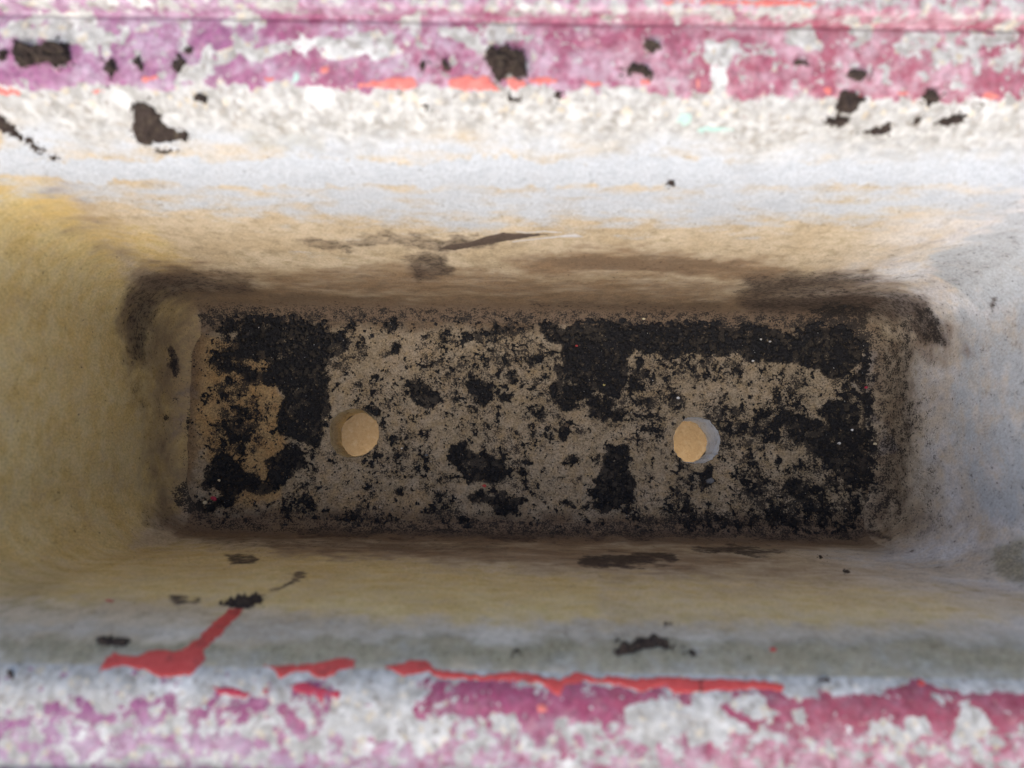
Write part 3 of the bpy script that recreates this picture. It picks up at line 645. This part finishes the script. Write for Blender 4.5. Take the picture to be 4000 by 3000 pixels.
# ground below
g = np.linspace(-3, 3, 61); GX, GY = np.meshgrid(g, g); P = np.stack([GX.ravel(), GY.ravel(), np.zeros(GX.size)], -1)
P[:, 2] = -WALL_T / 100 - GAP - .004 + .006 * (fbm(P * 10, .6, 3, 5) - .62) * (np.hypot(P[:, 0], P[:, 1]) > .5)
idx = np.arange(GX.size).reshape(GX.shape)
Fg = np.stack([idx[:-1, :-1], idx[:-1, 1:], idx[1:, 1:], idx[1:, :-1]], -1).reshape(-1, 4)
P[:, 2] = np.minimum(P[:, 2], -WALL_T / 100 - GAP)
tag(mesh_obj('ground', P, Fg, M_GROUND), 'sandy tan ground seen through the drain holes', 'ground', kind='structure')

# ------------------------------------------------------------------ soil on the floor
def floor_field(x, y):
    """soil amount at floor points, from the same marks as the floor's own staining"""
    Pp = np.stack([x, y, np.zeros_like(x)], -1)
    return masks(Pp, True)['soil'], Pp
st = .0006
xs = np.arange(CX - .225, CX + .226, st); ys = np.arange(-.0695, .0696, st); X, Y = np.meshgrid(xs, ys); sh = X.shape
s, Pp = floor_field(X.ravel(), Y.ravel()); c = Pp * 100
n1 = fbm(c, 2.2, 5, 601, .6); n2 = fbm(c, 7, 3, 611, .6)
th = np.minimum(s, 1.02) + 1.9 * (n1 - .5) + 1.5 * (n2 - .5) - .80
ok = rr_sd(Pp[:, 0], Pp[:, 1], .0690, .2255, .028) < 0
for hx, hy, hr in HOLES: ok &= np.hypot(Pp[:, 0] - hx, Pp[:, 1] - hy) > hr * 1.06
zf = .0011 * (fbm(c, .3, 3, 71) - .5) + .0004 * (fbm(c, 2.0, 3, 73) - .5)
hgt = np.clip(th, -.3, .6) * .0038
hgt = np.where(th > 0, .0005 + hgt + np.minimum(th * 4, 1) * .0016 * (fbm(c, 6, 4, 621, .65) - .42), hgt - .0002)
Pp[:, 2] = zf + hgt
keep = ok & (th > -.12)
idx = np.arange(Pp.shape[0]).reshape(sh); Fs = np.stack([idx[:-1, :-1], idx[:-1, 1:], idx[1:, 1:], idx[1:, :-1]], -1).reshape(-1, 4)
Fs = Fs[keep[Fs].all(1) & (th[Fs].max(1) > -.02)]
used = np.unique(Fs); mp = np.zeros(len(Pp), int); mp[used] = np.arange(len(used))
tag(mesh_obj('soil', Pp[used], mp[Fs], M_SOIL), 'thin black potting soil left in patches on the trough floor', 'soil', kind='stuff')

# loose crumbs: small irregular grains
def grains(name, pos, size, mat, label, cat):
    base = np.array([(1, 0, 0), (-1, 0, 0), (0, 1, 0), (0, -1, 0), (0, 0, 1), (0, 0, -1)], float)
    fc = np.array([(0, 2, 4), (2, 1, 4), (1, 3, 4), (3, 0, 4), (2, 0, 5), (1, 2, 5), (3, 1, 5), (0, 3, 5)])
    n = len(pos); a = rng.uniform(0, 6.28, n); t = rng.uniform(-.7, .7, n)
    ca, sa, ct, st_ = np.cos(a), np.sin(a), np.cos(t), np.sin(t)
    R = np.stack([np.stack([ca, -sa * ct, sa * st_], -1), np.stack([sa, ca * ct, -ca * st_], -1), np.stack([0 * a, st_, ct], -1)], 1)
    j = base[None] * rng.uniform(.55, 1.25, (n, 6, 1)) + rng.uniform(-.25, .25, (n, 6, 3))
    j = j * np.stack([np.ones(n), rng.uniform(.5, 1, n), rng.uniform(.4, .8, n)], -1)[:, None]
    v = np.einsum('nij,nkj->nki', R, j) * size[:, None, None] + pos[:, None]
    f = fc[None] + (np.arange(n) * 6)[:, None, None]
    return tag(mesh_obj(name, v.reshape(-1, 3), f.reshape(-1, 3), mat, None, False), label, cat, kind='stuff')
def scatter(n, dens):
    x = rng.uniform(CX - .224, CX + .224, n); y = rng.uniform(-.0688, .0688, n)
    s, Pq = floor_field(x, y); cq = Pq * 100
    d = np.minimum(s, 1.02) + 1.9 * (fbm(cq, 2.2, 5, 601, .6) - .5) + 1.5 * (fbm(cq, 7, 3, 611, .6) - .5)
    ok = (rng.uniform(0, 1, n) < dens(d)) & (rr_sd(x, y, .0688, .2252, .028) < 0)
    for hx, hy, hr in HOLES: ok &= np.hypot(x - hx, y - hy) > hr * 1.12
    z = .0011 * (fbm(cq, .3, 3, 71) - .5) + .0004 * (fbm(cq, 2.0, 3, 73) - .5)
    th = d - .8
    z = z + np.where(th > 0, .0006 + np.clip(th, 0, .6) * .0038, 0)
    Pq[:, 2] = z; return Pq[ok]
pc = scatter(90000, lambda d: .05 + .45 * sstep(.35, .95, d))
sz = np.clip(rng.lognormal(math.log(.00038), .5, len(pc)), .0002, .0016)
pc[:, 2] += sz * .25
wsel = np.where((MS['soil'] > .55) & (V[:, 2] > 0) & (V[:, 2] < .04))[0]
if len(wsel):
    wsel = rng.choice(wsel, min(5000, len(wsel) * 2)); pv = V[wsel] + rng.normal(0, .0006, (len(wsel), 3))
    keep_ = rng.uniform(0, 1, len(wsel)) < (MS['soil'][wsel] - .45) * 1.2
    pc = np.concatenate([pc, pv[keep_]]); sz = np.concatenate([sz, np.clip(rng.lognormal(math.log(.0004), .4, keep_.sum()), .0002, .0012)])
grains('soil_crumbs', pc, sz, M_CRUMB, 'loose black soil crumbs strewn over the trough floor', 'soil crumbs')
pw = scatter(1500, lambda d: .04 + .22 * sstep(.6, 1.0, d))
sw = np.clip(rng.lognormal(math.log(.00022), .4, len(pw)), .00015, .0007); pw[:, 2] += sw * .9 + .0003
grains('pale_grit', pw, sw, M_PEARL, 'tiny pale grit specks scattered in the black soil', 'grit')

# ------------------------------------------------------------------ patches laid on the surface
bv = np.concatenate([V, VF]); bf = np.concatenate([Fq, FF + len(V)])
BVH = BVHTree.FromPolygons(bv.tolist(), bf.tolist())
CV = Vector(CAM)
def hit(px, py):
    return BVH.ray_cast(CV, Vector(ray_dir(px, py)))
def patch(name, poly, h, mat, parent=None, step=5.0, edge=12.0, rough=.5, warp=10.0, seed=0, sink=.00025, crust=.5):
    """a crust with its own thickness lying on the surface that the photo pixels fall on"""
    pts = np.array(poly); pad = edge + warp
    xs = np.arange(pts[:, 0].min() - pad, pts[:, 0].max() + pad, step); ys = np.arange(pts[:, 1].min() - pad, pts[:, 1].max() + pad, step)
    X, Y = np.meshgrid(xs, ys); sh = X.shape; x, y = X.ravel(), Y.ravel()
    q = np.stack([x / 30, y / 30, np.full(x.size, seed * 3.7)], -1)
    sd = poly_sd(x + warp * 2 * (fbm(q, 1.0, 4, 7, .6) - .5), y + warp * 2 * (fbm(q, 1.0, 4, 57, .6) - .5), poly)
    sd += rough * edge * 2 * (fbm(q, 2.2, 3, 97) - .5)
    lump = 1 + crust * 2 * (fbm(q, 1.5, 4, 137, .6) - .5)
    P = np.zeros((x.size, 3)); ok = np.zeros(x.size, bool)
    for i in np.where(sd > -edge)[0]:
        loc, nrm, fidx, dist = hit(x[i], y[i])
        if loc is None: continue
        if nrm.dot(CV - loc) < 0: nrm = -nrm
        z = -sink + (h * lump[i] + sink) * float(sstep(-edge * .3, edge, sd[i]))
        P[i] = loc + nrm * z; ok[i] = True
    idx = np.arange(x.size).reshape(sh); f = np.stack([idx[:-1, :-1], idx[1:, :-1], idx[1:, 1:], idx[:-1, 1:]], -1).reshape(-1, 4)
    f = f[ok[f].all(1)]
    if not len(f): return None
    L = np.linalg.norm(P[f] - P[np.roll(f, 1, 1)], axis=2).max(1); f = f[L < .012]
    used = np.unique(f); mp = np.zeros(len(P), int); mp[used] = np.arange(len(used))
    return mesh_obj(name, P[used], mp[f], mat, parent)

# paint runs and leftovers of the older red coat: parts of the trough's rim and wall
RED = [
 (near_rim, M_RED, Z(*D_, '600,1080 640,990 700,950 830,965 930,930 1000,930 1090,935 1170,900 1250,830 1340,740 1410,670 1520,670 1440,760 1350,850 1260,930 1270,990 1200,1060 1160,1100 960,1095 880,1050 780,1030 700,1040 640,1050'), 'red paint splash with a run reaching down the wall'),
 (near_rim, M_RED, Z(*D_, '1620,1025 1780,1020 1900,1015 2000,1000 2120,975 2190,985 2195,1040 2100,1060 2060,1095 1960,1105 1900,1070 1840,1065 1720,1110 1690,1050'), 'short red paint patch'),
 (near_rim, M_RED, Z(*E_, '310,1030 420,1010 490,990 580,1000 640,1050 760,1060 900,1085 1080,1060 1250,1080 1400,1110 1500,1065 1560,1075 1640,1110 1700,1085 1860,1110 2020,1095 2114,1095 2254,1110 2384,1105 2534,1115 2614,1110 2744,1130 2794,1150 2784,1185 2614,1170 2404,1180 2154,1200 2100,1200 2050,1150 1900,1190 1780,1150 1560,1130 1430,1150 1410,1230 1370,1200 1290,1140 1150,1130 940,1120 800,1110 680,1110 600,1070 430,1090'), 'long ragged red paint line'),
 (near_rim, M_CRIM, Z(*D_, '1780,1160 1870,1115 1950,1150 2000,1170 2110,1200 2080,1225 2000,1210 1990,1280 1940,1210 1850,1200 1800,1180'), 'crimson paint flake'),
 (near_rim, M_RED, ell(*G_, 1580, 1135, 26, 22), None), (near_wall, M_RED, ell(*G_, 665, 930, 26, 14), None), (near_wall, M_RED, ell(*D_, 670, 628, 36, 9, -5), None), (near_rim, M_SALM, ell(*E_, 1290, 1290, 35, 30), None),
 (near_rim, M_CRIM, Z(*D_, '1320,1160 1400,1150 1480,1175 1560,1200 1500,1230 1400,1215 1340,1210'), None), (near_rim, M_CRIM, ell(*D_, 1640, 1180, 24, 18), None),
 (far_rim, M_SALM, Z(*T2, '150,520 300,490 480,470 540,500 470,560 330,545 170,545'), 'coral paint patch'), (far_rim, M_SALM, Z(*T2, '700,540 730,470 850,465 950,470 1000,510 1040,560 930,555 820,560'), 'coral paint patch below the largest dark clod'),
 (far_rim, M_SALM, Z(*T2, '1070,490 1110,465 1190,500 1190,540 1130,565 1080,545'), None), (far_rim, M_SALM, Z(*T2, '1210,490 1290,475 1370,480 1380,510 1300,520 1230,520'), None), (far_rim, M_SALM, ell(*T2, 1610, 520, 55, 18), None), (far_rim, M_SALM, ell(*T2, 1925, 512, 28, 16), None),
 (far_rim, M_SALM, Z(*T1, '-20,530 60,545 150,570 120,588 0,585 -20,580'), None), (far_rim, M_SALM, Z(*T1, '860,470 960,460 970,490 880,515'), None), (far_rim, M_SALM, ell(*T1, 1670, 485, 34, 16), None), (far_rim, M_SALM, ell(*T1, 2010, 430, 26, 28), None), (far_rim, M_SALM, Z(*T1, '560,560 620,540 640,560 600,590 570,590'), None),
 (far_rim, M_SALM, ell(*T3, 200, 520, 16, 40, -10), None), (far_rim, M_SALM, ell(*T3, 1000, 555, 26, 22), None), (far_rim, M_SALM, ell(*T3, 1470, 580, 36, 16), None), (far_rim, M_SALM, ell(*T3, 2015, 590, 50, 24), None), (far_rim, M_RED, ell(*T3, 1205, 600, 22, 16), None),
 (far_rim, M_SALM, Z(*T3, '-30,0 300,0 700,0 940,0 940,36 820,38 600,34 300,26 -30,18'), 'coral paint strip along the outer step'),
 (far_rim, M_TEAL, ell(*T1, 1820, 480, 28, 32), None), (far_wall, M_TEAL, ell(*T3, 120, 735, 48, 38), None), (far_wall, M_TEAL, ell(*T3, 310, 800, 120, 18, -3), 'faint turquoise paint smear'), (far_rim, M_TEAL, ell(*D_, 1270, 1280, 22, 14), None),
]
for i, (par, mat, poly, lab) in enumerate(RED):
    o = patch('paint_patch', poly, .00025, mat, par, 4.0, 7.0, 1.1 if mat is M_RED else 1.8, 9.0 if mat is M_RED else 13.0, 10 + i, .0002, .4)
    if o is not None and lab: o['label'] = lab

# gouge in the far wall with its raised pale lip
patch('gouge', Z(*T2, '630,1540 730,1505 850,1490 960,1452 1060,1432 1200,1440 1400,1438 1300,1452 1150,1478 930,1512 760,1545'), .00025, M_GOUGE, far_wall, 4.0, 6.0, .4, 4.0, 91, .0002, .3)
patch('peeling_lip', Z(*T2, '1060,1494 1200,1476 1330,1462 1440,1448 1500,1444 1560,1460 1500,1466 1400,1466 1250,1480 1120,1496'), .0004, M_FILM, far_wall, 3.0, 5.0, .2, 2.0, 92, .0002, .2)
patch('peeling_lip', Z(*T2, '1120,1425 1200,1432 1300,1424 1420,1430 1410,1438 1300,1433 1200,1441 1130,1433'), .0004, M_FILM, far_wall, 3.0, 4.0, .2, 2.0, 93, .0002, .2)

# clods of dried soil stuck on rim and walls: each one a thing
def add_crumbs(o, poly, seed):
    """loose bits stuck round the rim of a clod, joined into the clod's own mesh"""
    r = np.random.default_rng(seed); pts = np.array(poly); n = len(pts)
    per = np.linalg.norm(pts - np.roll(pts, 1, 0), axis=1).sum(); me = o.data
    v0 = np.empty(len(me.vertices) * 3); me.vertices.foreach_get('co', v0); v0 = v0.reshape(-1, 3)
    f0 = [tuple(p.vertices) for p in me.polygons]; vs_, fs_ = [v0], []; k = len(v0)
    for _ in range(int(per / 11) + 4):
        i = r.integers(n); t = r.uniform(); p = pts[i] * (1 - t) + pts[(i + 1) % n] * t + r.normal(0, 13, 2)
        loc, nrm, fi_, di = hit(*p)
        if loc is None: continue
        s = float(np.clip(r.lognormal(math.log(.00032), .45), .0002, .0008)); b = np.array(loc) + np.array(nrm) * 0
        q = r.normal(0, 1, (6, 3)); q /= np.linalg.norm(q, axis=1, keepdims=True)
        base = np.array([(1, 0, 0), (-1, 0, 0), (0, 1, 0), (0, -1, 0), (0, 0, 1), (0, 0, -1)]) * r.uniform(.6, 1.2, (6, 1)) + .3 * q
        vs_.append(b + base * s)
        fs_ += [(k + a, k + b_, k + c2) for a, b_, c2 in ((0, 2, 4), (2, 1, 4), (1, 3, 4), (3, 0, 4), (2, 0, 5), (1, 2, 5), (3, 1, 5), (0, 3, 5))]; k += 6
    m2 = bpy.data.meshes.new('soil_clod'); m2.from_pydata(np.concatenate(vs_).tolist(), [], f0 + fs_); m2.update()
    m2.polygons.foreach_set('use_smooth', [True] * len(f0) + [False] * len(fs_)); m2.materials.append(M_CLOD)
    bpy.data.meshes.remove(o.data) if False else None
    o.data = m2; return o
CLODS = [
 (Z(*T1, '90,250 170,270 230,300 330,270 420,260 430,380 380,410 270,390 140,410 100,340'), .0035, 'wide black soil clod on far rim near its left end'),
 (ell(*T1, 25, 340, 26, 44), .002, 'small black soil clod at the left edge, beside the wide clod'),
 (Z(*T1, '640,370 690,370 725,430 680,490 640,440'), .002, 'black wedge shaped soil clod right of the wide clod on far rim'),
 (ell(*T1, 860, 400, 28, 58, -15), .0015, 'thin upright brown soil smear above a coral patch on far rim'),
 (ell(*T1, 1100, 400, 34, 56), .002, 'upright black soil clod on purple paint, under a smaller round one'),
 (ell(*T1, 1165, 315, 30, 24), .0015, 'small round dark clod just above an upright black clod on far rim'),
 (ell(*T1, 1240, 605, 40, 34, 25), .002, 'small dark clod on pale cement just below the painted far rim, left part'),
 (Z(*T1, '850,630 930,650 1000,720 1060,790 1170,830 1160,870 1080,860 1020,870 900,900 830,860 810,790 830,730 810,690'), .0012, 'big brown smeared soil clod on the pale band, upper left'),
 (Z(*T1, '940,905 1000,920 1070,930 1050,955 990,945'), .0007, 'thin soil trail just below the big brown smear, upper left'),
 (Z(*T1, '-30,690 60,760 150,840 280,930 230,925 150,870 60,830 -30,790'), .0012, 'long slanting dark soil streak at the upper left edge'),
 (ell(*T1, 320, 975, 32, 12, 15), .0008, 'short dark dash below the slanting streak at upper left'),
 (Z(*T2, '950,310 1050,300 1180,320 1200,470 1150,480 1080,460 1020,520 980,450 950,380'), .004, 'large square black soil clod in the middle of the far rim'),
 (ell(*T2, 690, 402, 28, 44, -20), .002, 'small black clod left of the large square clod'),
 (ell(*T2, 560, 395, 15, 24), .0014, 'tiny black clod farthest left of the large square clod'),
 (ell(*T2, 1970, 280, 46, 42), .002, 'round dark clod high on far rim, right of centre'),
 (Z(*T2, '1800,440 1850,390 1950,410 1980,460 1960,500 1900,450 1830,460'), .002, 'arched black clod below the round clod on far rim'),
 (ell(*T2, 580, 660, 24, 11), .001, 'tiny dark fleck on pale cement left below the large square clod'),
 (ell(*T2, 1385, 590, 20, 20), .0012, 'tiny dark dot on pale cement right below the large square clod'),
 (Z(*T2, '1065,595 1110,590 1165,600 1160,628 1100,620'), .0012, 'small reddish black crumb directly under the large square clod'),
 (ell(*T2, 2085, 1130, 40, 13), .0012, 'small flat dark crumb alone on the white limy band'),
 (Z(*T3, '1065,610 1100,560 1170,590 1225,620 1150,690 1060,700'), .0025, 'black clod below the rim at right, upper of a touching pair'),
 (Z(*T3, '955,772 1010,730 1090,700 1130,750 1050,782'), .002, 'brown clod below the rim at right, lower of a touching pair'),
 (Z(*T3, '1600,560 1680,550 1680,620 1620,655 1590,600'), .002, 'black hook shaped clod at far right just under the paint'),
 (Z(*T3, '1690,740 1790,700 1860,710 1840,750 1740,780 1700,765'), .002, 'dark brown clod on pale band, rightmost of the larger ones'),
 (Z(*T3, '1210,825 1310,780 1390,760 1400,800 1290,830'), .0015, 'slanting dark streak between the touching pair and the rightmost clods'),
 (ell(*T3, 1185, 462, 58, 40), .0015, 'greyish soil clod on pink paint above the touching pair'),
 (ell(*T3, 830, 382, 40, 22), .0013, 'small black clod on pink paint in the right part of far rim'),
 (ell(*T3, 1555, 748, 28, 14, -25), .001, 'tiny dark crumb between two larger clods at upper right'),
 (ell(*T3, 1950, 650, 44, 12, -42), .001, 'thin slanting dark sliver at the upper right edge'),
 (Z(*D_, '1360,640 1470,610 1600,610 1620,640 1580,665 1380,665'), .002, 'black soil clod at the tip of the red paint run'),
 (Z(*D_, '585,880 640,850 760,860 800,880 740,910 620,905'), .0018, 'dark soil clod on near wall above the red splash'),
 (ell(*D_, 68, 1080, 24, 22), .0014, 'small dark crumb on near rim at the left edge'),
 (Z(*E_, '1735,942 1850,890 1970,870 2100,890 2090,920 1930,920 1850,950 1770,962'), .0025, 'long black soil clod on near wall above the red line'),
 (ell(*E_, 1770, 865, 40, 14, -15), .001, 'small brown crumb left above the long black clod on near wall'),
 (ell(*E_, 2060, 770, 26, 10), .001, 'small dark crumb right above the long black clod on near wall'),
 (ell(*E_, 1120, 950, 30, 11, -15), .001, 'small dark crumb on greenish band of near wall, middle'),
 (ell(*G_, 962, 363, 26, 7, 5), .001, 'small black crumb low on near wall, right part'),
 (ell(*G_, 1122, 443, 28, 7, 5), .001, 'small black crumb on near wall, right of and above another'),
 (ell(*G_, 160, 945, 34, 22), .001, 'dark crumb on greenish band right of the long black clod'),
 (ell(*G_, 220, 1160, 24, 16), .0012, 'black crumb sitting on the long red paint line'),
 (ell(*G_, 985, 1112, 34, 18), .0012, 'dark crumb just past the right end of the red line'),
]
for i, (poly, h, lab) in enumerate(CLODS):
    o = patch('soil_clod', poly, h, M_CLOD, None, 4.0, 11.0, 1.5, 15.0, 100 + i, .0003, .8)
    if o is not None: o = add_crumbs(o, poly, i)
    if o is not None: tag(o, lab, 'soil clod', 'soil clods stuck on rim and walls')

# ------------------------------------------------------------------ single chips and pebbles lying on the floor
def chip(name, px, py, size, flat, mat, label, cat, seed, lift=.0012):
    loc, nrm, _, _ = hit(px, py)
    r = random.Random(seed); n = r.choice((5, 6, 7)); a0 = r.uniform(0, 6)
    top, bot = [], []
    for i in range(n):
        a = a0 + 6.283 * i / n; rr = size * r.uniform(.65, 1.15); el_ = r.uniform(.6, .8)
        top.append((rr * .8 * math.cos(a), rr * .8 * el_ * math.sin(a), size * flat * r.uniform(.8, 1.1))); bot.append((rr * math.cos(a), rr * el_ * math.sin(a), 0))
    v = np.array(bot + top + [(0, 0, size * flat * 1.25)]); t = r.uniform(-.25, .25)
    v[:, 2] += v[:, 0] * t; v += np.array(loc) + np.array((0, 0, lift))
    f = [(i, (i + 1) % n, n + (i + 1) % n) for i in range(n)] + [(i, n + (i + 1) % n, n + i) for i in range(n)] + [(n + i, n + (i + 1) % n, 2 * n) for i in range(n)]
    return tag(mesh_obj(name, v, f, mat, None, False), label, cat, 'chips and pebbles on the trough floor')
M_WHT = simple('white_chip', (.74, .74, .72), (.82, .82, .80), 20, .6)
M_CRM = simple('cream_chip', (.62, .52, .32), (.72, .62, .42), 20, .7)
M_PEB = simple('grey_pebble', (.11, .115, .12), (.17, .17, .17), 15, .7)
M_LEAF = simple('dry_leaf', (.34, .28, .09), (.46, .38, .16), 15, .7)
for k, (nm, zz, zx, zy, sz_, fl, mt, lab, ct) in enumerate([
 ('paint_flake', A, 1325, 1497, .0024, .25, M_CRIM, 'red paint flake on black soil in the lower left corner', 'flake'),
 ('stone_chip', A, 1270, 1520, .0016, .5, M_CRM, 'cream stone chip beside the red flake', 'stone chip'),
 ('stone_chip', A, 1358, 1385, .0012, .4, M_CRM, 'small cream chip a little above the red flake', 'stone chip'),
 ('white_chip', B, 2130, 878, .0018, .5, M_WHT, 'bright white chip on the floor above the right drain hole', 'white chip'),
 ('leaf_scrap', B, 1678, 798, .0018, .4, M_LEAF, 'yellowish leaf scrap on the black soil patch right of centre', 'leaf scrap'),
 ('pebble', B, 1578, 768, .0011, .7, M_PEARL, 'pale grey pebble left of the leaf scrap', 'pebble'),
 ('paint_flake', B, 1505, 556, .0011, .3, M_RED, 'tiny red flake on the black soil near the far wall', 'flake'),
 ('paint_flake', B, 936, 1418, .0015, .3, M_RED, 'small red flake under the middle soil patch', 'flake'),
 ('glass_bit', B, 428, 1187, .0009, .5, M_WHT, 'tiny bright bit right of the left drain hole', 'glass bit'),
 ('pebble', B, 578, 1230, .0017, .6, M_PEB, 'round dark grey pebble on bare floor right of the left hole', 'pebble'),
 ('pebble', C_, 270, 1388, .0030, .6, M_PEB, 'bluish grey pebble just below the right drain hole', 'pebble'),
 ('white_chip', C_, 1145, 1073, .0014, .5, M_WHT, 'white chip on the soil right of the right hole, upper of two', 'white chip'),
 ('white_chip', C_, 1066, 1155, .0015, .6, M_PEARL, 'rounded white grit piece right of the right hole, lower of two', 'white chip'),
 ('stone_chip', C_, 1285, 1160, .0014, .5, M_CRM, 'pinkish cream chip at the right edge of the soil', 'stone chip'),
 ('white_chip', C_, 640, 530, .0012, .4, M_PEARL, 'pale flat chip in the soil band along the far wall', 'white chip'),
 ('pebble', C_, 536, 650, .0011, .7, M_PEARL, 'small pale pebble at the lower edge of the far soil band', 'pebble'),
 ('pebble', C_, 585, 517, .0010, .7, M_PEARL, 'small bluish pale pebble inside the far soil band', 'pebble'),
 ('stone_chip', B, 1917, 390, .0011, .6, M_CRM, 'small cream pebble at the foot of the far wall', 'stone chip'),
 ('paint_flake', C_, 1232, 812, .0013, .3, M_CRIM, 'dull red flake in soil at the right end of the floor', 'flake'),
 ('pebble', A, 2013, 1012, .0010, .8, M_CRM, 'tiny round tan pebble at the left edge of the left hole', 'pebble'),
 ]):
    chip(nm, zz[0] + Zs * zx, zz[1] + Zs * zy, sz_, fl, mt, lab, ct, 300 + k)
